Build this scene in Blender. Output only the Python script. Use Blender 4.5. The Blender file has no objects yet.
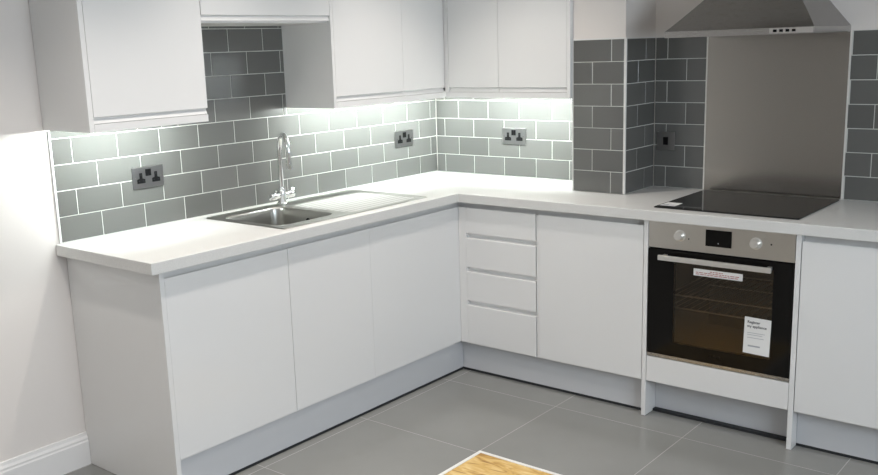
import bpy, bmesh, math, random
from mathutils import Vector, Matrix
random.seed(4)
S = bpy.context.scene
COL = S.collection

# ------------------------------------------------------------------ materials
def mat(name, color, rough=0.5, metal=0.0, coat=0.0, emit=None, estr=0.0, spec=0.5):
    m = bpy.data.materials.new(name); m.use_nodes = True
    b = m.node_tree.nodes['Principled BSDF']
    b.inputs['Base Color'].default_value = (*color, 1)
    b.inputs['Roughness'].default_value = rough
    b.inputs['Metallic'].default_value = metal
    b.inputs['Coat Weight'].default_value = coat
    b.inputs['Specular IOR Level'].default_value = spec
    if emit:
        b.inputs['Emission Color'].default_value = (*emit, 1)
        b.inputs['Emission Strength'].default_value = estr
    return m
def nd(m, t, **kw):
    n = m.node_tree.nodes.new(t)
    for k, v in kw.items(): setattr(n, k, v)
    return n
def lk(m, a, b): m.node_tree.links.new(a, b)
def bsdf(m): return m.node_tree.nodes['Principled BSDF']
def noise_bump(m, scale, strength, dist=0.002, stretch=None, rough=None):
    tc = nd(m, 'ShaderNodeTexCoord'); mp = nd(m, 'ShaderNodeMapping')
    if stretch: mp.inputs['Scale'].default_value = stretch
    nz = nd(m, 'ShaderNodeTexNoise'); nz.inputs['Scale'].default_value = scale; nz.inputs['Detail'].default_value = 4
    lk(m, tc.outputs['Object'], mp.inputs['Vector']); lk(m, mp.outputs[0], nz.inputs['Vector'])
    bp = nd(m, 'ShaderNodeBump'); bp.inputs['Strength'].default_value = strength; bp.inputs['Distance'].default_value = dist
    lk(m, nz.outputs['Fac'], bp.inputs['Height']); lk(m, bp.outputs[0], bsdf(m).inputs['Normal'])
    if rough:
        r = nd(m, 'ShaderNodeMapRange'); r.inputs['To Min'].default_value = rough[0]; r.inputs['To Max'].default_value = rough[1]
        lk(m, nz.outputs['Fac'], r.inputs['Value']); lk(m, r.outputs[0], bsdf(m).inputs['Roughness'])
    return nz
def two_tone(m, nz, c0, c1, p0=0.35, p1=0.65):
    cr = nd(m, 'ShaderNodeValToRGB')
    cr.color_ramp.elements[0].color = (*c0, 1); cr.color_ramp.elements[0].position = p0
    cr.color_ramp.elements[1].color = (*c1, 1); cr.color_ramp.elements[1].position = p1
    lk(m, nz.outputs['Fac'], cr.inputs[0]); lk(m, cr.outputs[0], bsdf(m).inputs['Base Color'])

M = {}
M['wall'] = mat('wall_paint', (.74, .70, .67), .75); noise_bump(M['wall'], 60, .08)
M['ceiling'] = mat('ceiling_paint', (.8, .79, .77), .85); noise_bump(M['ceiling'], 50, .08)
M['trimpaint'] = mat('skirting_gloss', (.78, .77, .76), .3); noise_bump(M['trimpaint'], 30, .03)
M['cab'] = mat('cabinet_gloss_white', (.77, .77, .765), .22); noise_bump(M['cab'], 6, .02, .001)
M['carcass'] = mat('carcass_white', (.74, .735, .72), .45); noise_bump(M['carcass'], 40, .03, .001)
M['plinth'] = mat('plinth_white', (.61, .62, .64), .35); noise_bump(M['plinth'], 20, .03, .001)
M['nearblack'] = mat('near_black_matt', (.02, .022, .025), .6); noise_bump(M['nearblack'], 80, .1)
M['top'] = mat('worktop_laminate', (.7, .7, .69), .3)
nz = noise_bump(M['top'], 350, .03, .0005); two_tone(M['top'], nz, (.63, .63, .615), (.71, .71, .695), .3, .6)
M['tile'] = mat('tile_glaze', (.12, .12, .12), .16)
nz = noise_bump(M['tile'], 9, .10, .004)
geo = nd(M['tile'], 'ShaderNodeNewGeometry'); cr = nd(M['tile'], 'ShaderNodeValToRGB')
cr.color_ramp.elements[0].color = (.116, .117, .111, 1); cr.color_ramp.elements[1].color = (.137, .138, .131, 1)
lk(M['tile'], geo.outputs['Random Per Island'], cr.inputs[0]); lk(M['tile'], cr.outputs[0], bsdf(M['tile']).inputs['Base Color'])
M['grout'] = mat('grout_pale', (.62, .62, .59), .8); noise_bump(M['grout'], 300, .15)
M['edgetrim'] = mat('tile_edge_trim_white', (.74, .74, .72), .35); noise_bump(M['edgetrim'], 60, .03)
M['silicone'] = mat('silicone_cream', (.74, .72, .68), .4); noise_bump(M['silicone'], 80, .1)
def steel(name, col, r0, r1, stretch, bump=.06, scale=30):
    m = mat(name, col, (r0 + r1) / 2, 1.0); noise_bump(m, scale, bump, .0006, stretch, (r0, r1)); return m
M['steel'] = steel('brushed_steel', (.63, .605, .56), .24, .36, (1, 1, 60))
M['splash'] = steel('brushed_steel_sheet', (.37, .355, .33), .15, .27, (.6, 1, 25), .02)
M['hood'] = steel('hood_steel', (.30, .285, .27), .22, .36, (1, 30, 30))
M['rim'] = steel('hood_rim_steel', (.48, .47, .455), .2, .32, (1, 30, 30), .03)
M['sinksteel'] = steel('sink_steel', (.46, .455, .43), .26, .34, (20, 1, 1), .02)
M['chrome'] = mat('chrome', (.82, .82, .82), .07, 1.0); noise_bump(M['chrome'], 10, .01)
M['plate'] = steel('socket_plate_steel', (.32, .32, .32), .28, .4, (1, 1, 40))
M['black'] = mat('black_plastic', (.006, .006, .0065), .55, spec=.05); noise_bump(M['black'], 60, .05)
M['blackglass'] = mat('black_glass', (.008, .0075, .007), .06, spec=.13); noise_bump(M['blackglass'], 5, .01)
M['hobglass'] = mat('hob_glass', (.010, .0095, .009), .05, spec=.35); noise_bump(M['hobglass'], 5, .01)
M['cavity'] = mat('oven_enamel', (.22, .20, .175), .5); noise_bump(M['cavity'], 90, .05)
M['rack'] = mat('rack_wire', (.8, .77, .72), .35, .5); noise_bump(M['rack'], 30, .02)
M['paper'] = mat('sticker_paper', (.80, .80, .79), .5); noise_bump(M['paper'], 40, .03)
M['ink'] = mat('print_dark', (.06, .06, .07), .6); noise_bump(M['ink'], 40, .03)
M['inkgrey'] = mat('print_grey', (.38, .39, .42), .6); noise_bump(M['inkgrey'], 40, .03)
M['inkred'] = mat('print_red', (.45, .12, .10), .6); noise_bump(M['inkred'], 40, .03)
M['knob'] = mat('knob_satin', (.78, .77, .74), .3, .8); noise_bump(M['knob'], 40, .03)
M['led'] = mat('led_diffuser', (.9, .9, .9), .5, emit=(.92, 1.0, .975), estr=195.0); noise_bump(M['led'], 40, .01)
M['lamp'] = mat('downlight_lens', (.9, .9, .9), .4, emit=(1, .95, .88), estr=8.0); noise_bump(M['lamp'], 40, .01)
# oven window: tinted see-through glass
m = bpy.data.materials.new('oven_window_glass'); m.use_nodes = True; nt = m.node_tree
for n in list(nt.nodes): nt.nodes.remove(n)
out = nd(m, 'ShaderNodeOutputMaterial'); mx = nd(m, 'ShaderNodeMixShader'); tr = nd(m, 'ShaderNodeBsdfTransparent'); gl = nd(m, 'ShaderNodeBsdfGlossy')
fr = nd(m, 'ShaderNodeFresnel'); fr.inputs['IOR'].default_value = 1.4
tr.inputs['Color'].default_value = (.72, .66, .58, 1); gl.inputs['Roughness'].default_value = .22
mxx = nd(m, 'ShaderNodeMath', operation='ADD'); mxx.inputs[1].default_value = .02; gl.inputs['Color'].default_value = (.9, .84, .76, 1)
lk(m, fr.outputs[0], mxx.inputs[0]); lk(m, mxx.outputs[0], mx.inputs[0]); lk(m, tr.outputs[0], mx.inputs[1]); lk(m, gl.outputs[0], mx.inputs[2]); lk(m, mx.outputs[0], out.inputs[0])
M['ovenglass'] = m
m = bpy.data.materials.new('window_pane_glass'); m.use_nodes = True; nt = m.node_tree
for n in list(nt.nodes): nt.nodes.remove(n)
out = nd(m, 'ShaderNodeOutputMaterial'); mx = nd(m, 'ShaderNodeMixShader'); tr = nd(m, 'ShaderNodeBsdfTransparent'); gl = nd(m, 'ShaderNodeBsdfGlossy')
mx.inputs[0].default_value = .06; gl.inputs['Roughness'].default_value = .02
lk(m, tr.outputs[0], mx.inputs[1]); lk(m, gl.outputs[0], mx.inputs[2]); lk(m, mx.outputs[0], out.inputs[0])
M['pane'] = m
# floor: 600 mm porcelain tiles with thin pale joints, laid from x=.622, y=-.735
m = mat('floor_porcelain', (.20, .205, .20), .3); M['floor'] = m
tc = nd(m, 'ShaderNodeTexCoord'); sp = nd(m, 'ShaderNodeSeparateXYZ'); lk(m, tc.outputs['Object'], sp.inputs[0])
def mathn(op, a, b=None):
    n = nd(m, 'ShaderNodeMath', operation=op)
    for i, v in enumerate((a, b)):
        if v is None: continue
        if isinstance(v, (int, float)): n.inputs[i].default_value = v
        else: lk(m, v, n.inputs[i])
    return n.outputs[0]
def joint(o, off):
    v = mathn('FRACT', mathn('DIVIDE', mathn('ADD', o, off), .6))
    return mathn('LESS_THAN', mathn('ABSOLUTE', mathn('SUBTRACT', v, .5)), .0024)
# joint is where the fraction is one half
jx = joint(sp.outputs['X'], -.622 + .3 + 6.0); jy = joint(sp.outputs['Y'], .735 + .3 + 12.0)
jj = mathn('MAXIMUM', jx, jy)
def cellid(o, off): return mathn('FLOOR', mathn('DIVIDE', mathn('ADD', o, off), .6))
cid = mathn('ADD', mathn('MULTIPLY', cellid(sp.outputs['X'], -.622 + 6), 7.13), mathn('MULTIPLY', cellid(sp.outputs['Y'], .735 + 12), 3.71))
wn = nd(m, 'ShaderNodeTexWhiteNoise', noise_dimensions='1D'); lk(m, cid, wn.inputs['W'])
nz = nd(m, 'ShaderNodeTexNoise'); nz.inputs['Scale'].default_value = 2.2; nz.inputs['Detail'].default_value = 6; lk(m, tc.outputs['Object'], nz.inputs['Vector'])
f = mathn('ADD', mathn('MULTIPLY', nz.outputs['Fac'], .8), mathn('MULTIPLY', wn.outputs['Value'], .2))
cr = nd(m, 'ShaderNodeValToRGB'); cr.color_ramp.elements[0].color = (.205, .208, .200, 1); cr.color_ramp.elements[0].position = .25
cr.color_ramp.elements[1].color = (.245, .248, .236, 1); cr.color_ramp.elements[1].position = .75; lk(m, f, cr.inputs[0])
mc = nd(m, 'ShaderNodeMix', data_type='RGBA'); mc.inputs['B'].default_value = (.36, .36, .345, 1)
lk(m, jj, mc.inputs['Factor']); lk(m, cr.outputs[0], mc.inputs['A']); lk(m, mc.outputs['Result'], bsdf(m).inputs['Base Color'])
lk(m, mathn('ADD', mathn('MULTIPLY', jj, .4), .19), bsdf(m).inputs['Roughness'])
bp = nd(m, 'ShaderNodeBump'); bp.inputs['Strength'].default_value = .3; bp.inputs['Distance'].default_value = .001
lk(m, mathn('MULTIPLY', jj, -1.0), bp.inputs['Height']); lk(m, bp.outputs[0], bsdf(m).inputs['Normal'])
# golden board with a strong grain
m = mat('golden_wood_grain', (.5, .33, .12), .45); M['wood'] = m
tc = nd(m, 'ShaderNodeTexCoord'); mp = nd(m, 'ShaderNodeMapping'); mp.inputs['Scale'].default_value = (2.5, 9, 1)
mp.inputs['Rotation'].default_value = (0, 0, .5)
nz = nd(m, 'ShaderNodeTexNoise'); nz.inputs['Scale'].default_value = 3.5; nz.inputs['Detail'].default_value = 8; nz.inputs['Distortion'].default_value = 1.5
lk(m, tc.outputs['Object'], mp.inputs['Vector']); lk(m, mp.outputs[0], nz.inputs['Vector'])
cr = nd(m, 'ShaderNodeValToRGB'); e = cr.color_ramp.elements
e[0].position = .32; e[0].color = (.28, .13, .025, 1); e[1].position = .68; e[1].color = (.74, .56, .26, 1)
k = e.new(.47); k.color = (.58, .36, .10, 1)
lk(m, nz.outputs['Fac'], cr.inputs[0]); lk(m, cr.outputs[0], bsdf(m).inputs['Base Color'])

# ------------------------------------------------------------------ builders
ORG = {}
def tag(o, label=None, cat=None, group=None, kind=None):
    for k, v in (('label', label), ('category', cat), ('group', group), ('kind', kind)):
        if v: o[k] = v
    return o
def thing(name, loc, label, cat, group=None):
    o = bpy.data.objects.new(name, None); COL.objects.link(o); o.empty_display_size = .05
    o.location = loc; ORG[o.name] = Vector(loc)
    return tag(o, label, cat, group)
def obj(name, bm, material, parent=None, origin=None, smooth=None):
    """link bm (in room coordinates) as ONE mesh object"""
    org = ORG[parent.name] if parent else Vector(origin or (0, 0, 0))
    bmesh.ops.translate(bm, verts=bm.verts, vec=-org)
    me = bpy.data.meshes.new(name); bm.normal_update(); bm.to_mesh(me); bm.free()
    for mm in (material if isinstance(material, (list, tuple)) else [material]): me.materials.append(mm)
    if smooth is not None:
        for p in me.polygons: p.use_smooth = True
        me.set_sharp_from_angle(angle=math.radians(smooth))
    o = bpy.data.objects.new(name, me); COL.objects.link(o)
    if parent: o.parent = parent; ORG[o.name] = org
    else: o.location = org; ORG[o.name] = org
    return o
def sub(name, bm, material, part, smooth=None):   # a sub-part: its part sits on the thing's origin
    return obj(name, bm, material, part, smooth=smooth)
def box(bm, x0, x1, y0, y1, z0, z1, bev=0.0, mi=0, seg=2):
    t = bmesh.new()
    v = [t.verts.new(p) for p in ((x0,y0,z0),(x1,y0,z0),(x1,y1,z0),(x0,y1,z0),(x0,y0,z1),(x1,y0,z1),(x1,y1,z1),(x0,y1,z1))]
    for f_ in ((0,3,2,1),(4,5,6,7),(0,1,5,4),(1,2,6,5),(2,3,7,6),(3,0,4,7)): t.faces.new([v[i] for i in f_])
    if bev > 0: bmesh.ops.bevel(t, geom=list(t.edges), offset=bev, segments=seg, affect='EDGES', profile=.5)
    merge(bm, t, mi)
def merge(bm, t, mi=0):
    mp_ = {}
    for v in t.verts: mp_[v] = bm.verts.new(v.co)
    for f_ in t.faces:
        g = bm.faces.new([mp_[v] for v in f_.verts]); g.material_index = mi; g.smooth = f_.smooth
    t.free()
def B(*boxes, bev=0.0):
    bm = bmesh.new()
    for b in boxes: box(bm, *b[:6], bev=(b[6] if len(b) > 6 else bev))
    return bm
def prism(bm, pts, axis, a0, a1, mi=0, bev=0.0):
    """extrude a polygon given in the two other axes along axis"""
    t = bmesh.new()
    def P(p, a):
        if axis == 'x': return (a, p[0], p[1])
        if axis == 'y': return (p[0], a, p[1])
        return (p[0], p[1], a)
    A = [t.verts.new(P(p, a0)) for p in pts]; Bv = [t.verts.new(P(p, a1)) for p in pts]
    n = len(pts)
    t.faces.new(A); t.faces.new(Bv[::-1])
    for i in range(n): t.faces.new([A[i], Bv[i], Bv[(i+1) % n], A[(i+1) % n]])
    bmesh.ops.recalc_face_normals(t, faces=t.faces)
    if bev: bmesh.ops.bevel(t, geom=list(t.edges), offset=bev, segments=2, affect='EDGES', profile=.5)
    merge(bm, t, mi)
def tube(bm, pts, r, seg=16, cap=True):
    pts = [Vector(p) for p in pts]; rings = []
    rr = r if isinstance(r, (list, tuple)) else [r] * len(pts)
    prev = None
    for i, p in enumerate(pts):
        d = (pts[min(i+1, len(pts)-1)] - pts[max(i-1, 0)]).normalized()
        if prev is None:
            a = d.orthogonal().normalized()
        else: a = (prev - d * prev.dot(d)).normalized()
        prev = a; b = d.cross(a)
        rings.append([bm.verts.new(p + (a * math.cos(2*math.pi*k/seg) + b * math.sin(2*math.pi*k/seg)) * rr[i]) for k in range(seg)])
    for i in range(len(rings)-1):
        for k in range(seg): bm.faces.new([rings[i][k], rings[i][(k+1) % seg], rings[i+1][(k+1) % seg], rings[i+1][k]])
    if cap: bm.faces.new(rings[0][::-1]); bm.faces.new(rings[-1])
def T(*specs):
    bm = bmesh.new()
    for pts, r in specs: tube(bm, pts, r)
    return bm
def lathe(bm, c, axis, prof, seg=32):
    """prof: (radius, distance along axis)"""
    c = Vector(c); ax = Vector(axis).normalized(); a = ax.orthogonal().normalized(); b = ax.cross(a)
    rings = [[bm.verts.new(c + ax*h + (a*math.cos(2*math.pi*k/seg) + b*math.sin(2*math.pi*k/seg))*max(r, 1e-4)) for k in range(seg)] for r, h in prof]
    for i in range(len(rings)-1):
        for k in range(seg): bm.faces.new([rings[i][k], rings[i][(k+1) % seg], rings[i+1][(k+1) % seg], rings[i+1][k]])
    bm.faces.new(rings[0][::-1]); bm.faces.new(rings[-1])
def L(c, axis, prof, seg=32):
    bm = bmesh.new(); lathe(bm, c, axis, prof, seg); return bm
def cells(xs, ys, solid, z0, z1, bev=0.0):
    """slab made of grid cells; solid(cx, cy) says which are there"""
    t = bmesh.new(); V = {}
    def v(i, j, z): return V.setdefault((i, j, z), None) or V.__setitem__((i, j, z), t.verts.new((xs[i], ys[j], z))) or V[(i, j, z)]
    nx, ny = len(xs)-1, len(ys)-1
    on = [[solid((xs[i]+xs[i+1])/2, (ys[j]+ys[j+1])/2) for j in range(ny)] for i in range(nx)]
    for i in range(nx):
        for j in range(ny):
            if not on[i][j]: continue
            t.faces.new([v(i,j,z1), v(i+1,j,z1), v(i+1,j+1,z1), v(i,j+1,z1)])
            t.faces.new([v(i,j,z0), v(i,j+1,z0), v(i+1,j+1,z0), v(i+1,j,z0)])
            for di, dj, a, b in ((-1,0,(i,j+1),(i,j)), (1,0,(i+1,j),(i+1,j+1)), (0,-1,(i,j),(i+1,j)), (0,1,(i+1,j+1),(i,j+1))):
                ii, jj_ = i+di, j+dj
                if not (0 <= ii < nx and 0 <= jj_ < ny and on[ii][jj_]):
                    t.faces.new([v(*a,z0), v(*b,z0), v(*b,z1), v(*a,z1)])
    bmesh.ops.dissolve_limit(t, angle_limit=.01, verts=t.verts, edges=t.edges)
    if bev: bmesh.ops.bevel(t, geom=[e for e in t.edges if e.calc_face_angle(0) > .5], offset=bev, segments=2, affect='EDGES', profile=.5)
    return t
def text_mesh(name, s, size, material, part, origin, rot, bold=False):
    cu = bpy.data.curves.new(name, 'FONT'); cu.body = s; cu.size = size; cu.extrude = .0002
    if bold: cu.offset = size * .02
    to = bpy.data.objects.new(name + '_src', cu); COL.objects.link(to)
    bpy.context.view_layer.update()
    me = bpy.data.meshes.new_from_object(to.evaluated_get(bpy.context.evaluated_depsgraph_get()))
    bpy.data.objects.remove(to); bpy.data.curves.remove(cu)
    bm = bmesh.new(); bm.from_mesh(me); bpy.data.meshes.remove(me)
    bmesh.ops.transform(bm, matrix=Matrix.Translation(origin) @ rot, verts=bm.verts)
    return obj(name, bm, material, part)
def copy_tree(o, parent=None):
    c = o.copy(); COL.objects.link(c); c.parent = parent
    for ch in [x for x in bpy.data.objects if x.parent == o]: copy_tree(ch, c)
    return c

# ------------------------------------------------------------------ key sizes (metres)
H = .910; TT = .006                       # worktop height, tile thickness
LY = -2.346                               # left run ends here
DFB = .606                                # back-run door faces
DF = .600                                 # door faces stand this far from either wall
DW = .32; ZW = 1.345                      # wall unit depth and underside
PX0, PX1, PY = 1.054, 1.320, -.301        # tiled pier
SX0, SX1 = 1.579, 2.181                   # steel splashback
XR = 2.83                                 # right end of the back run
RX, FY, CZ = 4.60, -5.60, 2.42            # room
PITCH = .0998

# ------------------------------------------------------------------ room shell
fl = obj('floor', B((-.12, RX+.12, FY-.12, .12, -.1, 0)), M['floor']); tag(fl, kind='structure')
ce = obj('ceiling', B((-.12, RX+.12, FY-.12, .12, CZ, CZ+.1)), M['ceiling']); tag(ce, kind='structure')
wl = obj('wall_left', B((-.12, 0, FY, .12, 0, CZ)), M['wall']); tag(wl, kind='structure')
wb = obj('wall_back', B((0, RX, 0, .12, 0, CZ)), M['wall']); tag(wb, kind='structure')
# pier boxed out from the back wall
wp = obj('wall_pier', B((PX0, PX1, PY+TT, 0, 0, CZ)), M['wall']); tag(wp, kind='structure')
WY0, WY1, WZ0, WZ1 = -3.6, -1.7, .95, 2.15
bm = B((RX, RX+.12, FY, WY0, 0, CZ), (RX, RX+.12, WY1, .12, 0, CZ), (RX, RX+.12, WY0, WY1, 0, WZ0), (RX, RX+.12, WY0, WY1, WZ1, CZ))
wr = obj('wall_right', bm, M['wall']); tag(wr, kind='structure')
wf = obj('wall_front', B((-.12, RX+.12, FY-.12, FY, 0, CZ)), M['wall']); tag(wf, kind='structure')
bm = B((RX+.02, RX+.08, WY0, WY0+.06, WZ0, WZ1), (RX+.02, RX+.08, WY1-.06, WY1, WZ0, WZ1), (RX+.02, RX+.08, WY0+.06, WY1-.06, WZ0, WZ0+.06),
       (RX+.02, RX+.08, WY0+.06, WY1-.06, WZ1-.06, WZ1), (RX+.02, RX+.08, (WY0+WY1)/2-.03, (WY0+WY1)/2+.03, WZ0+.06, WZ1-.06))
wn_ = obj('window_1', bm, M['trimpaint']); tag(wn_, kind='structure')
obj('window_pane', B((RX+.045, RX+.055, WY0+.06, WY1-.06, WZ0+.06, WZ1-.06)), M['pane'], wn_)
# skirting board with a stepped moulding
prof = [(.001, 0), (.018, 0), (.018, .098), (.015, .104), (.015, .112), (.010, .122), (.008, .134), (.001, .136)]
bm = bmesh.new(); prism(bm, prof, 'y', FY, -2.326)
sk = obj('baseboard_left', bm, M['trimpaint']); tag(sk, kind='structure')
bm = bmesh.new(); prism(bm, [(RX-x, z) for x, z in prof], 'y', FY, -.002)
tag(obj('baseboard_right', bm, M['trimpaint']), kind='structure')
bm = bmesh.new(); prism(bm, [(-x, z) for x, z in prof], 'x', XR+.03, RX-.02)
tag(obj('baseboard_back', bm, M['trimpaint']), kind='structure')

# ------------------------------------------------------------------ wall tiles (200 x 100 brick bond)
def tile_panel(parent, plane, a0, a1, z0, z1, je, jo, rows, pos=0.0, side=1):
    """plane 'x': tiles on x=pos facing +x along y; plane 'y': on y=pos facing -y along x.
    je / jo: joint origin of even / odd rows (counted from the worktop)"""
    tiles = bmesh.new(); g = .0017
    for r in rows:
        ta, tb = max(z0, H + .001 + r*PITCH), min(z1, H + .001 + (r+1)*PITCH)
        if tb - ta < .008: continue
        j = je if r % 2 == 0 else jo
        k0 = math.floor((a0 - j) / .1997) - 1; e = j + k0 * .1997
        while e < a1:
            s, t_ = max(e, a0), min(e + .1997, a1); e += .1997
            if t_ - s < .006: continue
            u0, u1, w0, w1 = s+g, t_-g, ta+g, tb-g; c = .0012; d0, d1 = .0008, TT
            ring = lambda dd, ins: [(u0+ins, dd, w0+ins), (u1-ins, dd, w0+ins), (u1-ins, dd, w1-ins), (u0+ins, dd, w1-ins)]
            vs = []
            for dd, ins in ((d0, 0), (d1-c, 0), (d1, c)):
                for (u, d, w) in ring(dd, ins):
                    vs.append(tiles.verts.new((pos + side*d, u, w) if plane == 'x' else (u, pos - side*d, w)))
            F = [(8, 9, 10, 11), (3, 2, 1, 0)]
            for b_ in (0, 4):
                for i in range(4): F.append((b_+i, b_+(i+1) % 4, b_+4+(i+1) % 4, b_+4+i))
            for f_ in F: tiles.faces.new([vs[i] for i in f_])
    bmesh.ops.recalc_face_normals(tiles, faces=tiles.faces)
    zt = min(z1, H + .001 + (max(rows)+1)*PITCH); zb = max(z0, H + .001 + min(rows)*PITCH)
    lo, hi = .0005, .0042
    if plane == 'x': x_, X_ = sorted((pos + side*lo, pos + side*hi)); b = (x_, X_, a0, a1, zb, zt)
    else: y_, Y_ = sorted((pos - side*lo, pos - side*hi)); b = (a0, a1, y_, Y_, zb, zt)
    box(tiles, *b, mi=1)
    return obj('tile_panel', tiles, [M['tile'], M['grout']], parent)
JE, JO = -.158, -.258
tile_panel(wl, 'x', LY+.008, -.0065, H+.001, H+.001+4*PITCH, JE, JO, range(0, 4))
tile_panel(wl, 'x', LY+.008, -1.838, H+.001+4*PITCH, ZW-.002, JE, JO, range(4, 5))
tile_panel(wl, 'x', -1.134, -.0065, H+.001+4*PITCH, ZW-.002, JE, JO, range(4, 5))
tile_panel(wl, 'x', -1.838, -1.134, H+.001+4*PITCH, 1.7212, JE, JO, range(4, 9))
obj('edge_trim', B((.0005, .009, LY-.001, LY+.008, H+.001, ZW-.003), bev=.001), M['edgetrim'], wl)
tile_panel(wb, 'y', .0065, PX0-.002, H+.001, ZW-.002, .065, .1625, range(0, 5))
tile_panel(wb, 'y', PX1+.006, SX0-.006, H+.001, 1.609, 1.386, 1.480, range(0, 7))
tile_panel(wb, 'y', SX1+.006, XR, H+.001, 1.609, 2.391, 2.291, range(0, 7))
tile_panel(wp, 'y', PX0+.004, PX1-.003, H+.001, 1.609, 1.254, 1.158, range(0, 7), pos=PY+TT)
tile_panel(wp, 'x', PY+TT+.002, -.0065, H+.001, 1.609, -.104, -.181, range(0, 7), pos=PX1)
obj('edge_trim', B((PX1-.002, PX1+.0075, PY-.0015, PY+.008, H+.001, 1.611), bev=.0015), M['edgetrim'], wp)
obj('edge_trim', B((PX0, PX0+.004, PY-.0005, PY+.006, H+.001, 1.611)), M['edgetrim'], wp)
obj('edge_trim', B((SX0-.006, SX0, -.008, -.0005, H+.001, 1.609)), M['silicone'], wb)
obj('edge_trim', B((SX1, SX1+.006, -.008, -.0005, H+.001, 1.609)), M['silicone'], wb)
obj('edge_trim', B((XR, XR+.006, -.008, -.0005, H+.001, 1.611)), M['edgetrim'], wb)
obj('sealant', B((PX0, PX1+.006, PY+.002, PY+TT, 1.609, 1.614), (PX1, PX1+.004, PY+.006, -.001, 1.609, 1.612)), M['edgetrim'], wp)
obj('sealant', B((.0062, .009, LY+.01, -.01, H+.0005, H+.004)), M['grout'], wl)

# ------------------------------------------------------------------ worktop
SKX0, SKX1, SKY0, SKY1 = .055, .563, -1.700, -.780      # sink outline
BX0, BX1, BY0, BY1 = .120, .495, -1.660, -1.330          # bowl
hx0, hx1, hy0, hy1 = BX0-.015, BX1+.015, BY0-.015, BY1+.015
def solid(x, y):
    if PX0-.001 < x < PX1+.001 and y > PY-.001: return False
    if hx0 < x < hx1 and hy0 < y < hy1: return False
    return x < .618 or y > -.626
xs = sorted([.0015, hx0, hx1, .618, PX0-.001, PX1+.001, XR]); ys = sorted([-2.364, hy0, hy1, -.626, PY-.001, -.0015])
wt = obj('worktop', cells(xs, ys, solid, .8665, H, .0025), M['top'], origin=(.3, -.3, .87))
tag(wt, 'white L-shaped laminate worktop running from the left wall round past the hob', 'worktop')

# ------------------------------------------------------------------ base cabinets
def carcass(bm, x0, x1, y0, y1, z0, z1, t=.018, front='x'):
    """open-topped cupboard box; the doors close its front"""
    box(bm, x0, x1, y0, y1, z0, z0+t)
    if front == 'x':
        box(bm, x0, x1-.020, y0, y0+t, z0+t, z1); box(bm, x0, x1-.020, y1-t, y1, z0+t, z1)
        box(bm, x0, x0+t, y0+t, y1-t, z0+t, z1); box(bm, x1-t-.045, x1-.045, y0+t, y1-t, z1-.06, z1)
        for yy in (y0+.03, y1-.07): box(bm, x1-.13, x1-.09, yy, yy+.04, 0.001, z0)
        for yy in (y0+.03, y1-.07): box(bm, x0+.06, x0+.10, yy, yy+.04, 0.001, z0)
    else:
        box(bm, x0, x0+t, y0+.020, y1, z0+t, z1); box(bm, x1-t, x1, y0+.020, y1, z0+t, z1)
        box(bm, x0+t, x1-t, y1-t, y1, z0+t, z1); box(bm, x0+t, x1-t, y0+.045, y0+t+.045, z1-.06, z1)
        for xx in (x0+.03, x1-.07): box(bm, xx, xx+.04, y0+.09, y0+.13, 0.001, z0)
        for xx in (x0+.03, x1-.07): box(bm, xx, xx+.04, y1-.10, y1-.06, 0.001, z0)
    return bm
ZC0, ZC1, ZD = .150, .8655, .163
def front_panel(u0, u1, z0, z1, face, axis, scoop='top', dep=.020, lip=.024):
    """handleless front: a slab with a scooped finger grip along its top or bottom"""
    g = face - dep
    if scoop == 'top':
        p = [(g, z0), (face, z0), (face, z1-lip), (face-.002, z1-lip+.0015), (face-.014, z1-lip+.003), (face-.0175, z1-lip+.006), (face-.0175, z1), (g, z1)]
    elif scoop == 'bottom':
        p = [(g, z1), (face, z1), (face, z0+lip), (face-.003, z0+lip-.002), (face-.012, z0+lip-.005), (face-.006, z0+.004), (face-.004, z0), (g, z0)]
    else:                                        # plain slab with a sloped top edge
        p = [(g, z0), (face, z0), (face, z1-.002), (face-.002, z1), (g, z1-.012)]
    bm = bmesh.new()
    if axis == 'x': prism(bm, p, 'y', u0, u1, bev=.0006)     # faces +x
    else: prism(bm, [(-a, b) for a, b in p], 'x', u0, u1, bev=.0006)   # faces -y
    return bm
# left run, from its free end to the corner
u = thing('base_cabinet', (.3, -2.03, 0), 'white base cabinet at the open left end of the worktop, beside the skirting board', 'cabinet')
obj('body', carcass(bmesh.new(), .012, .579, -2.3045, -1.7245, ZC0, ZC1), M['carcass'], u)
obj('end_panel', B((.002, DF+.001, -2.325, -2.3055, .001, .8655), bev=.0008), M['cab'], u)
obj('door', front_panel(-2.3045, -1.7250, ZD, .842, DF, 'x', 'plain'), M['cab'], u)
obj('finger_rail', B((.561, .573, -2.3045, -1.7245, .800, .8655)), M['carcass'], u)
u = thing('base_cabinet', (.3, -1.49, 0), 'white base cabinet with plain door under the sink bowl', 'cabinet')
obj('body', carcass(bmesh.new(), .012, .579, -1.7235, -1.245, ZC0, .74), M['carcass'], u)
obj('door', front_panel(-1.7225, -1.2441, ZD, .842, DF, 'x', 'plain'), M['cab'], u)
obj('finger_rail', B((.561, .573, -1.7235, -1.2445, .800, .8655)), M['carcass'], u)
u = thing('base_cabinet', (.3, -.93, 0), 'white base cabinet under the draining board, ending in the inner corner', 'cabinet')
obj('body', carcass(bmesh.new(), .012, .579, -1.244, -.632, ZC0, ZC1), M['carcass'], u)
obj('door', front_panel(-1.2435, -.6015, ZD, .842, DF, 'x', 'plain'), M['cab'], u)
obj('finger_rail', B((.561, .573, -1.2440, -0.5735, .800, .8655)), M['carcass'], u)
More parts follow.
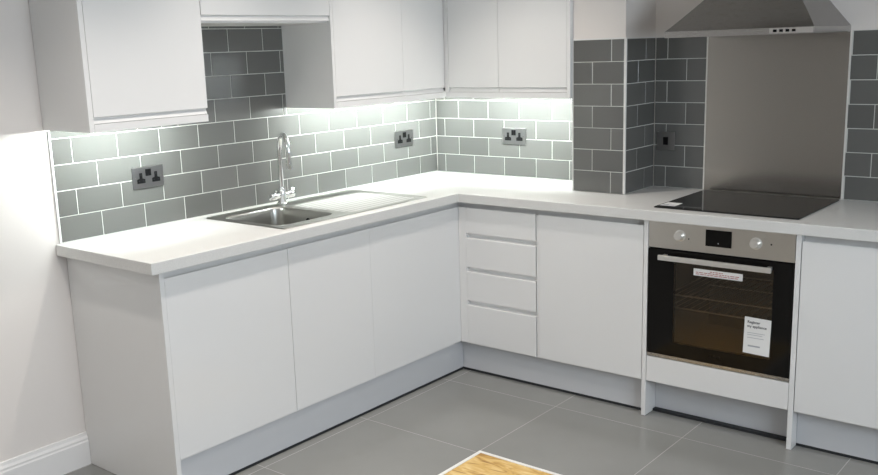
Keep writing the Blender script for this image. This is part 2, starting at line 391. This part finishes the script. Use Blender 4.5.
# back run
u = thing('drawer_unit', (.83, -.3, 0), 'white four-drawer unit standing in the inner corner of the kitchen', 'drawers')
obj('body', carcass(bmesh.new(), .640, 1.040, -.579, -.012, ZC0, ZC1, front='y'), M['carcass'], u)
obj('finger_rail', B((.561, 1.0415, -.572, -.560, .800, .8655)), M['carcass'], u)
obj('corner_post', B((.6015, .6455, -DFB, -.587, ZD, .842, .0006)), M['cab'], u)
zs = [ZD, .381, .549, .717, .842]
for a, b in zip(zs[:-1], zs[1:]):
    bm = front_panel(.646, 1.0395, a, b - (.003 if b < .84 else 0), DFB, 'y', 'top' if b < .84 else 'plain', lip=.022)
    obj('drawer_front', bm, M['cab'], u)
u = thing('base_cabinet', (1.3, -.3, 0), 'white single-door base cabinet between the drawers and the oven', 'cabinet')
obj('body', carcass(bmesh.new(), 1.043, 1.574, -.579, -.304, ZC0, ZC1, front='y'), M['carcass'], u)
obj('door', front_panel(1.056, 1.5725, ZD, .842, DFB, 'y', 'plain'), M['cab'], u)
obj('finger_rail', B((1.0425, 1.5745, -.572, -.560, .800, .8655)), M['carcass'], u)
obj('side_strip', B((1.0445, 1.0545, -DFB+.002, -.581, ZD, .838, .0006)), M['cab'], u)
u = thing('oven_housing', (1.89, -.3, 0), 'white oven housing with panels to the floor on both sides of the oven', 'cabinet')
obj('side_panel', B((1.5755, 1.5945, -DFB-.001, -.012, .001, .8655), bev=.0008), M['cab'], u)
obj('side_panel', B((2.1965, 2.2155, -DFB-.001, -.012, .001, .8655), bev=.0008), M['cab'], u)
obj('shelf', B((1.5955, 2.1955, -.575, -.012, .256, .274)), M['carcass'], u)
obj('infill_panel', B((1.5965, 2.1945, -DFB, -.587, ZD, .274), bev=.001), M['cab'], u)
u = thing('base_cabinet', (2.5, -.3, 0), 'white base cabinet to the right of the oven', 'cabinet')
obj('body', carcass(bmesh.new(), 2.217, 2.807, -.579, -.012, ZC0, ZC1, front='y'), M['carcass'], u)
obj('door', front_panel(2.219, 2.806, ZD, .842, DFB, 'y', 'plain'), M['cab'], u)
obj('finger_rail', B((2.2165, 2.8085, -.572, -.560, .800, .8655)), M['carcass'], u)
obj('end_panel', B((2.809, 2.828, -DFB, -.012, .001, .8655), bev=.0008), M['cab'], u)
# plinths, each with a thin near-black strip at floor level
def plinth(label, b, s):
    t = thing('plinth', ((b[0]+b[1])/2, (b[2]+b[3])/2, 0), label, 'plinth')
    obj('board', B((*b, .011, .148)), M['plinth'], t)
    obj('floor_strip', B((*s, .0005, .0105)), M['nearblack'], t)
PF = .5745
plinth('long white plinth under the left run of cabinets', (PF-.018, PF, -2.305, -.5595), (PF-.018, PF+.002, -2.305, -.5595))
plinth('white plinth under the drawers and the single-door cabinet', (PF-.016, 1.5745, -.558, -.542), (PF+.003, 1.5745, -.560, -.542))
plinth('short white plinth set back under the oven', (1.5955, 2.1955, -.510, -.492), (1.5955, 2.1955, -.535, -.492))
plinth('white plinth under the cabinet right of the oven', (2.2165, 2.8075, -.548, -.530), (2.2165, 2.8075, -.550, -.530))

# ------------------------------------------------------------------ wall units
def led(a0, a1, d, axis, unit):
    """slim light bar under a wall unit, its diffuser angled at the wall"""
    z = ZG - .0136
    prof = [(d+.002, z), (d+.010, z), (d+.010, z-.016)]
    dif = [(d+.0018, z-.0006), (d+.0095, z-.0158), (d+.0085, z-.0163), (d+.0008, z-.0010)]
    par = unit
    for nm, pr, mt, e in (('light_bar', prof, M['carcass'], 0), ('diffuser', dif, M['led'], .004)):
        bm = bmesh.new()
        if axis == 'x': prism(bm, pr, 'y', a0+e, a1-e)
        else: prism(bm, [(-p, q) for p, q in pr], 'x', a0+e, a1-e)
        par = obj(nm, bm, mt, par)
ZD2, ZWT = 1.400, 2.065
def wallbox(bm, x0, x1, y0, y1, z0, z1, t=.018, front='x'):
    box(bm, x0, x1, y0, y1, z0, z0+t); box(bm, x0, x1, y0, y1, z1-t, z1)
    if front == 'x':
        box(bm, x0, x1, y0, y0+t, z0+t, z1-t); box(bm, x0, x1, y1-t, y1, z0+t, z1-t); box(bm, x0, x0+.008, y0+t, y1-t, z0+t, z1-t)
    else:
        box(bm, x0, x0+t, y0, y1, z0+t, z1-t); box(bm, x1-t, x1, y0, y1, z0+t, z1-t); box(bm, x0+t, x1-t, y1-.008, y1, z0+t, z1-t)
    return bm
ZG = 1.3745
def pelmet(a0, a1, axis, z0=ZW, z1=1.3725):
    return B((DW-.018, DW, a0, a1, z0, z1, .0008)) if axis == 'x' else B((a0, a1, -DW, -DW+.018, z0, z1, .0008))
u = thing('wall_cabinet', (.16, -2.1, ZW), 'white wall cabinet at the open left end, above the left socket', 'wall cabinet')
obj('body', wallbox(bmesh.new(), .002, .299, -2.341, -1.840, ZG-.0135, ZWT), M['carcass'], u)
obj('end_panel', B((.002, DW, -2.361, -2.342, ZW, ZWT), bev=.0008), M['cab'], u)
obj('door', front_panel(-2.340, -1.8405, ZG, ZWT, DW, 'x', 'bottom'), M['cab'], u)
obj('pelmet', pelmet(-2.341, -1.840, 'x'), M['cab'], u)
led(-2.335, -1.860, .245, 'x', u)
obj('side_panel', B((.002, .299, -1.8505, -1.8395, ZW, ZG-.013)), M['cab'], u)
u = thing('wall_cabinet', (.16, -1.48, 1.72), 'short white wall cabinet bridging the gap above the sink', 'wall cabinet')
obj('body', wallbox(bmesh.new(), .002, .299, -1.8380, -1.1350, 1.7215, ZWT), M['carcass'], u)
obj('door', front_panel(-1.8370, -1.1360, 1.7300, ZWT, DW, 'x', 'bottom'), M['cab'], u)
u = thing('wall_cabinet', (.16, -.7, ZW), 'white two-door wall cabinet on the left wall right of the sink, running into the corner', 'wall cabinet')
obj('body', wallbox(bmesh.new(), .002, .299, -1.116, -.002, ZG-.0135, ZWT), M['carcass'], u)
obj('side_panel', B((.002, DW, -1.134, -1.117, ZW, ZWT), bev=.0008), M['cab'], u)
obj('door', front_panel(-1.1160, -.6485, ZG, ZWT, DW, 'x', 'bottom'), M['cab'], u)
obj('door', front_panel(-.6470, -.3225, ZG, ZWT, DW, 'x', 'bottom'), M['cab'], u)
obj('pelmet', pelmet(-1.1160, -.3205, 'x'), M['cab'], u)
led(-1.110, -.120, .245, 'x', u)
u = thing('wall_cabinet', (.7, -.16, ZW), 'white two-door wall cabinet on the back wall beside the tiled pier', 'wall cabinet')
obj('body', wallbox(bmesh.new(), .3215, 1.034, -.299, -.002, ZG-.0135, ZWT, front='y'), M['carcass'], u)
obj('corner_post', B((.3215, .344, -.322, -.3005, ZG, ZWT, .0006)), M['cab'], u)
obj('door', front_panel(.3460, .6490, ZG, ZWT, DW, 'y', 'bottom'), M['cab'], u)
obj('door', front_panel(.6510, 1.0340, ZG, ZWT, DW, 'y', 'bottom'), M['cab'], u)
obj('end_panel', B((1.0355, 1.0530, -DW, -.002, ZW, ZWT), bev=.0008), M['cab'], u)
obj('pelmet', pelmet(.3215, 1.0350, 'y'), M['cab'], u)
led(.325, 1.030, .245, 'y', u)

# ------------------------------------------------------------------ sink
def ss(a, b, x):
    t = min(1, max(0, (x-a)/(b-a))); return t*t*(3-2*t)
def sdf_rr(x, y, x0, x1, y0, y1, r):
    cx, cy = (x0+x1)/2, (y0+y1)/2; qx = abs(x-cx)-(x1-x0)/2+r; qy = abs(y-cy)-(y1-y0)/2+r
    return math.hypot(max(qx, 0), max(qy, 0)) + min(max(qx, qy), 0) - r
def sink_z(x, y):
    z = H + .0045
    d = sdf_rr(x, y, SKX0, SKX1, SKY0, SKY1, .02)
    z -= .004 * ss(-.005, 0, d)
    d = sdf_rr(x, y, SKX0+.014, SKX1-.014, SKY0+.014, SKY1-.014, .02)      # shallow pressed field
    z -= .0022 * ss(.003, -.003, d)
    d = sdf_rr(x, y, BX0, BX1, BY0, BY1, .055)
    z -= .150 * ss(0, -.016, d)
    dd = sdf_rr(x, y, .150, .525, BY1+.045, SKY1-.03, .03)                  # drainer
    if dd < 0:
        z -= .003 * ss(0, -.012, dd)
        z += .0012 * ss(0, -.02, dd) * (.5 + .5*math.cos(2*math.pi*(x-.150)/.0375))**2
    return z
sk = thing('sink', (.31, -1.24, H), 'inset stainless steel sink with draining board', 'sink')
bm = bmesh.new()
xsn = 170; ysn = 300
gx = [SKX0 + (SKX1-SKX0)*i/xsn for i in range(xsn+1)]; gy = [SKY0 + (SKY1-SKY0)*j/ysn for j in range(ysn+1)]
grid = [[bm.verts.new((x, y, sink_z(x, y))) for y in gy] for x in gx]
for i in range(xsn):
    for j in range(ysn): bm.faces.new([grid[i][j], grid[i+1][j], grid[i+1][j+1], grid[i][j+1]])
obj('basin', bm, M['sinksteel'], sk, smooth=179)
obj('waste', L((.31, -1.495, H-.1465), (0, 0, 1), [(.0, 0), (.040, 0), (.043, .002), (.040, .004), (.030, .002), (.012, .001), (.0, .001)]), M['chrome'], sk, smooth=40)
obj('overflow', L((.33, -1.343, H-.045), (0, -1, 0), [(0, 0), (.014, 0), (.015, .003), (.010, .005), (.009, .003), (0, .003)]), M['black'], sk, smooth=40)

# tap: centre body, two levers, swan-neck spout
TX, TY = .090, -1.274; Z0 = H + .0045
tp = thing('tap', (TX, TY, Z0), 'chrome swan-neck mixer tap with two levers behind the sink bowl', 'tap')
obj('base', L((TX, TY, Z0), (0, 0, 1), [(.027, 0), (.027, .004), (.022, .007), (.019, .012), (.019, .060), (.016, .068), (.0125, .074), (.0125, .080)]), M['chrome'], tp, smooth=40)
dx, dy = .095, -.032; pts = []
pts.append((TX, TY, Z0+.078)); pts.append((TX, TY, Z0+.16)); pts.append((TX, TY, Z0+.245))
n = 18
for i in range(1, n+1):
    a = math.pi * i / n; R_ = .5
    pts.append((TX + dx*(.5-.5*math.cos(a)), TY + dy*(.5-.5*math.cos(a)), Z0+.245 + .078*math.sin(a)))
pts.append((TX+dx, TY+dy, Z0+.215)); pts.append((TX+dx, TY+dy, Z0+.185))
obj('spout', T((pts, .0115)), M['chrome'], tp, smooth=50)
obj('nozzle', T(([(TX+dx, TY+dy, Z0+.197), (TX+dx, TY+dy, Z0+.172)], .0130)), M['chrome'], tp, smooth=50)
obj('valve_body', T(([(TX, TY-.026, Z0+.040), (TX, TY+.026, Z0+.040)], .0135)), M['chrome'], tp, smooth=50)
for s in (-1, 1):
    bm = bmesh.new()
    tube(bm, [(TX, TY+s*.0265, Z0+.040), (TX, TY+s*.030, Z0+.040), (TX, TY+s*.069, Z0+.040), (TX, TY+s*.072, Z0+.040)], [.0140, .0170, .0170, .0140])
    tube(bm, [(TX+.004, TY+s*.050, Z0+.054), (TX+.020, TY+s*.052, Z0+.066)], [.0055, .0045])
    obj('lever', bm, M['chrome'], tp, smooth=50)

# ------------------------------------------------------------------ hob
hb = thing('hob', (1.89, -.3, H), 'flat black glass hob with a white sticker, set in the worktop below the splashback', 'hob')
obj('glass_top', B((1.594, 2.186, -.556, -.044, H+.0008, H+.0065), bev=.0012), M['hobglass'], hb)
bm = B((1.603, 1.668, -.520, -.438, H+.0067, H+.0073))
stk = obj('sticker', bm, M['paper'], hb); stk['label'] = 'white paper sticker on the front left corner'
sub('print', B((1.610, 1.634, -.512, -.486, H+.0074, H+.0076), (1.640, 1.660, -.508, -.504, H+.0074, H+.0076), (1.640, 1.660, -.498, -.494, H+.0074, H+.0076)), M['inkgrey'], stk)

# splashback
sb = obj('splashback', B((SX0+.0005, SX1-.0005, -.0075, -.001, H+.001, 1.609)), M['splash'], origin=(1.88, -.004, H))
tag(sb, 'tall brushed stainless steel splashback on the wall behind the hob', 'splashback')

# ------------------------------------------------------------------ cooker hood
hd = thing('cooker_hood', (1.89, -.24, 1.61), 'stainless steel pyramid chimney cooker hood above the hob', 'cooker hood')
HX0, HX1, HY = 1.588, 2.180, -.475
cx0, cx1, cy = 1.762, 2.006, -.255      # chimney
bm = bmesh.new(); rings = []
NR = 14
for i in range(NR+1):
    t = i/NR
    s = t; sy_ = t ** .88                                                         # slight flare towards the rim
    z = 1.629 + .205 * t
    rings.append([bm.verts.new(p) for p in ((HX0+(cx0-HX0)*s, -.001, z), (HX0+(cx0-HX0)*s, HY+(cy-HY)*sy_, z), (HX1+(cx1-HX1)*s, HY+(cy-HY)*sy_, z), (HX1+(cx1-HX1)*s, -.001, z))])
for i in range(NR):
    for k in range(4): bm.faces.new([rings[i][k], rings[i][(k+1) % 4], rings[i+1][(k+1) % 4], rings[i+1][k]])
bm.faces.new(rings[-1]); bm.faces.new(rings[0][::-1]); bmesh.ops.recalc_face_normals(bm, faces=bm.faces)
obj('canopy', bm, M['hood'], hd, smooth=30)
obj('rim', B((HX0, HX1, HY, HY+.012, 1.604, 1.6285), (HX0, HX0+.012, HY+.012, -.001, 1.604, 1.6285), (HX1-.012, HX1, HY+.012, -.001, 1.604, 1.6285), (HX0+.012, HX1-.012, -.013, -.001, 1.604, 1.6285)), M['rim'], hd)
obj('filter', B((HX0+.013, HX1-.013, HY+.013, -.014, 1.6165, 1.6205)), M['hood'], hd)
obj('chimney', B((cx0+.001, cx1-.001, cy+.001, -.001, 1.835, CZ-.002), bev=.001), M['hood'], hd)
cp = obj('control_strip', B((2.015, HX1-.002, HY-.002, HY-.0003, 1.607, 1.6265)), M['chrome'], hd)
for k in range(4):
    xk = 2.030 + k*.0235
    sub('button', B((xk, xk+.013, HY-.0045, HY-.0022, 1.612, 1.622), bev=.0006), M['black'], cp)

# ------------------------------------------------------------------ oven
ov = thing('oven', (1.895, -.3, .276), 'built-in single oven with steel control panel and black glass door', 'oven')
OX0, OX1 = 1.597, 2.194
cav = bmesh.new()
for b in ((1.615, 2.176, -.584, -.060, .280, .300), (1.615, 2.176, -.584, -.060, .745, .863), (1.615, 1.660, -.584, -.060, .300, .745),
          (2.131, 2.176, -.584, -.060, .300, .745), (1.660, 2.131, -.100, -.060, .300, .745)): box(cav, *b)
obj('cavity', cav, M['cavity'], ov)
cpn = obj('control_panel', B((OX0, OX1, -DFB, -.585, .7535, .8650), bev=.001), M['steel'], ov)
for kx in (1.735, 2.045):
    kb = bmesh.new()
    lathe(kb, (kx, -DFB-.0002, .8135), (0, -1, 0), [(.024, 0), (.024, .002), (.0205, .003), (.0190, .006), (.0175, .022), (.0155, .025), (0, .0255)])
    box(kb, kx-.0015, kx+.0015, -DFB-.0285, -DFB-.025, .8135, .829)
    obj('knob', kb, M['knob'], ov, smooth=35)
dsp = obj('display', B((1.843, 1.949, -DFB-.0022, -DFB-.0002, .783, .850), bev=.0006), M['blackglass'], ov)
sub('touch_mark', L((1.896, -DFB-.0023, .797), (0, -1, 0), [(.0025, 0), (.0025, .0003)], 12), M['inkgrey'], dsp)
obj('indicator_light', L((2.104, -DFB-.0002, .815), (0, -1, 0), [(.0035, 0), (.003, .0012)], 14), M['black'], ov)
obj('indicator_light', L((1.772, -DFB-.0002, .803), (0, -1, 0), [(.003, 0), (.0028, .001)], 14), M['black'], ov)
# door: frame of black glass round a see-through window
DX0, DX1, DZ0, DZ1 = 1.712, 2.118, .352, .716
fr_ = cells([OX0+.001, DX0, DX1, OX1-.001], [.293, DZ0, DZ1, .7475], lambda a, b: not (DX0 < a < DX1 and DZ0 < b < DZ1), 0, .022)
bmesh.ops.transform(fr_, matrix=Matrix(((1, 0, 0, 0), (0, 0, -1, -.586), (0, 1, 0, 0), (0, 0, 0, 1))), verts=fr_.verts)
dr = obj('door', fr_, M['blackglass'], ov)
sub('window', B((DX0+.0005, DX1-.0005, -DFB+.0005, -DFB+.0045, DZ0+.0005, DZ1-.0005)), M['ovenglass'], dr)
hbm = B((1.660, 2.122, -.654, -.642, .712, .733), bev=.002); box(hbm, 1.668, 1.684, -.642, -DFB-.0012, .716, .729); box(hbm, 2.096, 2.112, -.642, -DFB-.0012, .716, .729)
hd_ = sub('handle', hbm, M['knob'], dr); hd_['label'] = 'steel bar handle'
st1 = sub('sticker', B((1.797, 1.999, -DFB-.0022, -DFB-.0012, .656, .685)), M['paper'], dr); st1['label'] = 'long white warning sticker'
st2 = bmesh.new(); box(st2, -.052, .052, -.0012, 0, -.0745, .0745)
Rt = Matrix.Translation((2.0645, -DFB-.0016, .441)) @ Matrix.Rotation(math.radians(1.5), 4, 'Y')
bmesh.ops.transform(st2, matrix=Rt, verts=st2.verts)
lf = sub('leaflet', st2, M['paper'], dr); lf['label'] = 'white leaflet stuck on the door glass'
up = Matrix(((1, 0, 0, 0), (0, 0, -1, 0), (0, 1, 0, 0), (0, 0, 0, 1)))     # text stands up facing -y
def words(s, size, mt, x, z, w, yy=-DFB-.0030, bold=False, R=Matrix.Identity(4)):
    o = text_mesh('lettering', s, size, mt, ov, Vector((0, 0, 0)), Matrix.Identity(4), bold)
    me = o.data; org = ORG[ov.name]
    us = [v.co.x for v in me.vertices]; x0 = min(us); k_ = w / (max(us)-x0)
    Mx = Matrix.Translation(-org) @ R @ Matrix.Translation((x, yy, z)) @ up @ Matrix.Diagonal((k_, k_ if not bold else k_, 1, 1)) @ Matrix.Translation((-(x0+org.x), -0, 0)) @ Matrix.Translation(org)
    # vertices were stored relative to the oven's origin
    for v in me.vertices: v.co = Mx @ v.co
    return o
words('Register', .014, M['ink'], 2.026, .492, .050, bold=True)
words('my appliance', .014, M['ink'], 2.025, .475, .076, bold=True)
words('indesit', .010, M['inkgrey'], 1.875, .319, .045, yy=-DFB-.0018)
rows = bmesh.new()
for z, x0, x1 in ((.452, 2.026, 2.095), (.444, 2.026, 2.085), (.432, 2.026, 2.092)): box(rows, x0, x1, -DFB-.0034, -DFB-.0030, z, z+.0018)
box(rows, 2.030, 2.078, -DFB-.0034, -DFB-.0030, .396, .402)
obj('small_print', rows, M['inkgrey'], ov)
rows = bmesh.new()
for z, x0, x1 in ((.677, 1.866, 1.925), (.670, 1.806, 1.990), (.663, 1.806, 1.990)):
    x = x0
    while x < x1 - .008:
        w_ = random.uniform(.006, .018); box(rows, x, min(x+w_, x1), -DFB-.0026, -DFB-.0023, z-.0012, z+.0016); x += w_+.003
obj('small_print', rows, M['inkred'], ov)
obj('gap_shade', B((OX0+.002, OX1-.002, -.600, -.586, .7478, .7532)), M['black'], ov)  # black strip, stands in for the shaded gap between control panel and door
obj('bottom_trim', B((OX0, OX1, -DFB+.001, -.586, .2775, .2922), bev=.0008), M['rim'], ov)
for zr in (.548, .492):
    rk = bmesh.new()
    loop = [(1.668, -.555), (2.123, -.555), (2.123, -.12), (1.668, -.12), (1.668, -.555)]
    for a, b in zip(loop[:-1], loop[1:]): tube(rk, [(*a, zr), (*b, zr)], .0036, 8)
    for k in range(1, 15):
        xx = 1.668 + .455*k/15; tube(rk, [(xx, -.555, zr), (xx, -.12, zr)], .0013, 6)
    obj('rack', rk, M['rack'], ov)

# ------------------------------------------------------------------ sockets
def socket(label, loc, rotz):
    t = thing('double_socket', (0, 0, 0), label, 'socket')
    pl = obj('plate', B((-.074, .074, -.0065, -.0003, -.0435, .0435), bev=.0012), M['plate'], t)
    for s in (-1, 1):
        bm = bmesh.new(); c = s*.036
        prism(bm, [(c-.0065, .020), (c+.0065, .020), (c+.0065, -.002), (c+.019, -.006), (c+.019, -.022), (c-.019, -.022), (c-.019, -.006), (c-.0065, -.002)], 'y', -.0080, -.0067)
        ins = obj('outlet', bm, M['black'], t)
        sub('pin_hole', B((c-.002, c+.002, -.0084, -.0081, .008, .016), (c-.013, c-.007, -.0084, -.0081, -.014, -.011), (c+.007, c+.013, -.0084, -.0081, -.014, -.011)), M['nearblack'], ins)
    for s in (-1, 1): obj('switch', B((s*.0068-.0062, s*.0068+.0062, -.0100, -.0067, .006, .034), bev=.0012), M['black'], t)
    for s in (-1, 1): obj('screw', L((s*.0605, -.0067, 0), (0, -1, 0), [(.0028, 0), (.0024, .0008)], 12), M['chrome'], t)
    t.location = loc; t.rotation_euler = (0, 0, rotz); return t
s0 = socket('steel double socket on the left wall, left of the sink', (TT+.0002, -1.930, 1.117), math.pi/2)
s1 = copy_tree(s0); s1.location = (TT+.0002, -.297, 1.122); s1['label'] = 'steel double socket on the left wall, near the corner right of the tap'
s2 = copy_tree(s0); s2.location = (.531, -TT-.0002, 1.124); s2.rotation_euler = (0, 0, 0); s2['label'] = 'steel double socket on the back wall left of the pier'
t = thing('cooker_switch', (1.388, -TT, 1.131), 'small square dark steel switch on dark tiles left of the splashback', 'switch')
obj('plate', B((1.3445, 1.4315, -TT-.0067, -TT-.0005, 1.0875, 1.1745), bev=.0012), M['plate'], t)
obj('rocker', B((1.376, 1.400, -TT-.0100, -TT-.0069, 1.113, 1.149), bev=.0015), M['black'], t)

# ------------------------------------------------------------------ board on the floor
bd = thing('board', (1.6, -1.65, 0), 'golden wood-grain board with a white edge lying flat on the floor tiles', 'board')
bx0, bx1, by0, by1 = 1.232, 1.83, -1.93, -1.331
obj('panel', B((bx0+.016, bx1-.016, by0+.016, by1-.016, .001, .008)), M['wood'], bd)
bm = B((bx0, bx0+.0155, by0, by1, .001, .010, .001), (bx1-.0155, bx1, by0, by1, .001, .010, .001), (bx0+.0155, bx1-.0155, by0, by0+.0155, .001, .010, .001), (bx0+.0155, bx1-.0155, by1-.0155, by1, .001, .010, .001))
e_ = obj('edge_strip', bm, M['edgetrim'], bd); e_['label'] = 'white edge strip'

# ------------------------------------------------------------------ lights
def downlight(i, x, y, w, warm):
    t = thing('downlight', (x, y, CZ), 'recessed white ceiling downlight outside the view', 'light', 'downlights in the ceiling')
    bm = bmesh.new(); lathe(bm, (x, y, CZ-.0005), (0, 0, -1), [(.044, 0), (.044, .004), (.032, .006), (.032, .0055)], 28)
    obj('ring', bm, M['trimpaint'], t, smooth=30)
    l = bpy.data.lights.new('downlight_lamp', 'SPOT'); l.energy = w; l.color = warm; l.spot_size = math.radians(110); l.spot_blend = 1.0; l.shadow_soft_size = .03
    lo = bpy.data.objects.new('downlight_lamp', l); COL.objects.link(lo); lo.parent = t; lo.location = (0, 0, -.03)
W = (1.0, .92, .85)
for i, (x, y) in enumerate([(.90, -2.7), (.90, -1.8), (.90, -.95), (2.0, -1.5), (3.1, -1.5), (2.0, -2.7), (3.1, -2.7), (.95, -3.9), (2.0, -3.9), (3.1, -3.9)]):
    downlight(i, x, y, (46 if i < 3 else 20 if i < 7 else 44), W)
a = bpy.data.lights.new('daylight', 'AREA'); a.shape = 'RECTANGLE'; a.size = WY1-WY0-.14; a.size_y = WZ1-WZ0-.14; a.energy = 58; a.color = (.80, .90, 1.0)
ao = bpy.data.objects.new('daylight', a); COL.objects.link(ao); ao.location = (RX+.10, (WY0+WY1)/2, (WZ0+WZ1)/2)
ao.rotation_euler = (math.pi/2, 0, math.pi/2)
w = bpy.data.worlds.new('sky'); S.world = w; w.use_nodes = True
w.node_tree.nodes['Background'].inputs[0].default_value = (.75, .87, 1, 1); w.node_tree.nodes['Background'].inputs[1].default_value = .7

# ------------------------------------------------------------------ camera
yaw, pitch, roll = .6999770, -.2064750, -.0346255
f_px, sx, sy = 940.976, -25.95, 8.02
fw = Vector((-math.sin(yaw)*math.cos(pitch), math.cos(yaw)*math.cos(pitch), math.sin(pitch)))
r = fw.cross(Vector((0, 0, 1))).normalized(); uu = r.cross(fw)
c, s_ = math.cos(roll), math.sin(roll)
r2 = c*r + s_*uu; u2 = -s_*r + c*uu
cd = bpy.data.cameras.new('camera'); cam = bpy.data.objects.new('camera', cd); COL.objects.link(cam)
Mx = Matrix((r2, u2, -fw)).transposed().to_4x4(); Mx.translation = Vector((3.322745, -4.185109, 1.598431)); cam.matrix_world = Mx
cd.sensor_fit = 'HORIZONTAL'; cd.sensor_width = 36; cd.lens = f_px*36/878; cd.shift_x = -sx/878; cd.shift_y = sy/878
cd.clip_start = .05; S.camera = cam
vs = S.view_settings; vs.view_transform = 'Standard'; vs.look = 'None'; vs.gamma = 1; vs.use_curve_mapping = False; vs.exposure = 0.17
S.cycles.max_bounces = 12; S.cycles.diffuse_bounces = 6; S.cycles.glossy_bounces = 5
S.cycles.use_denoising = True
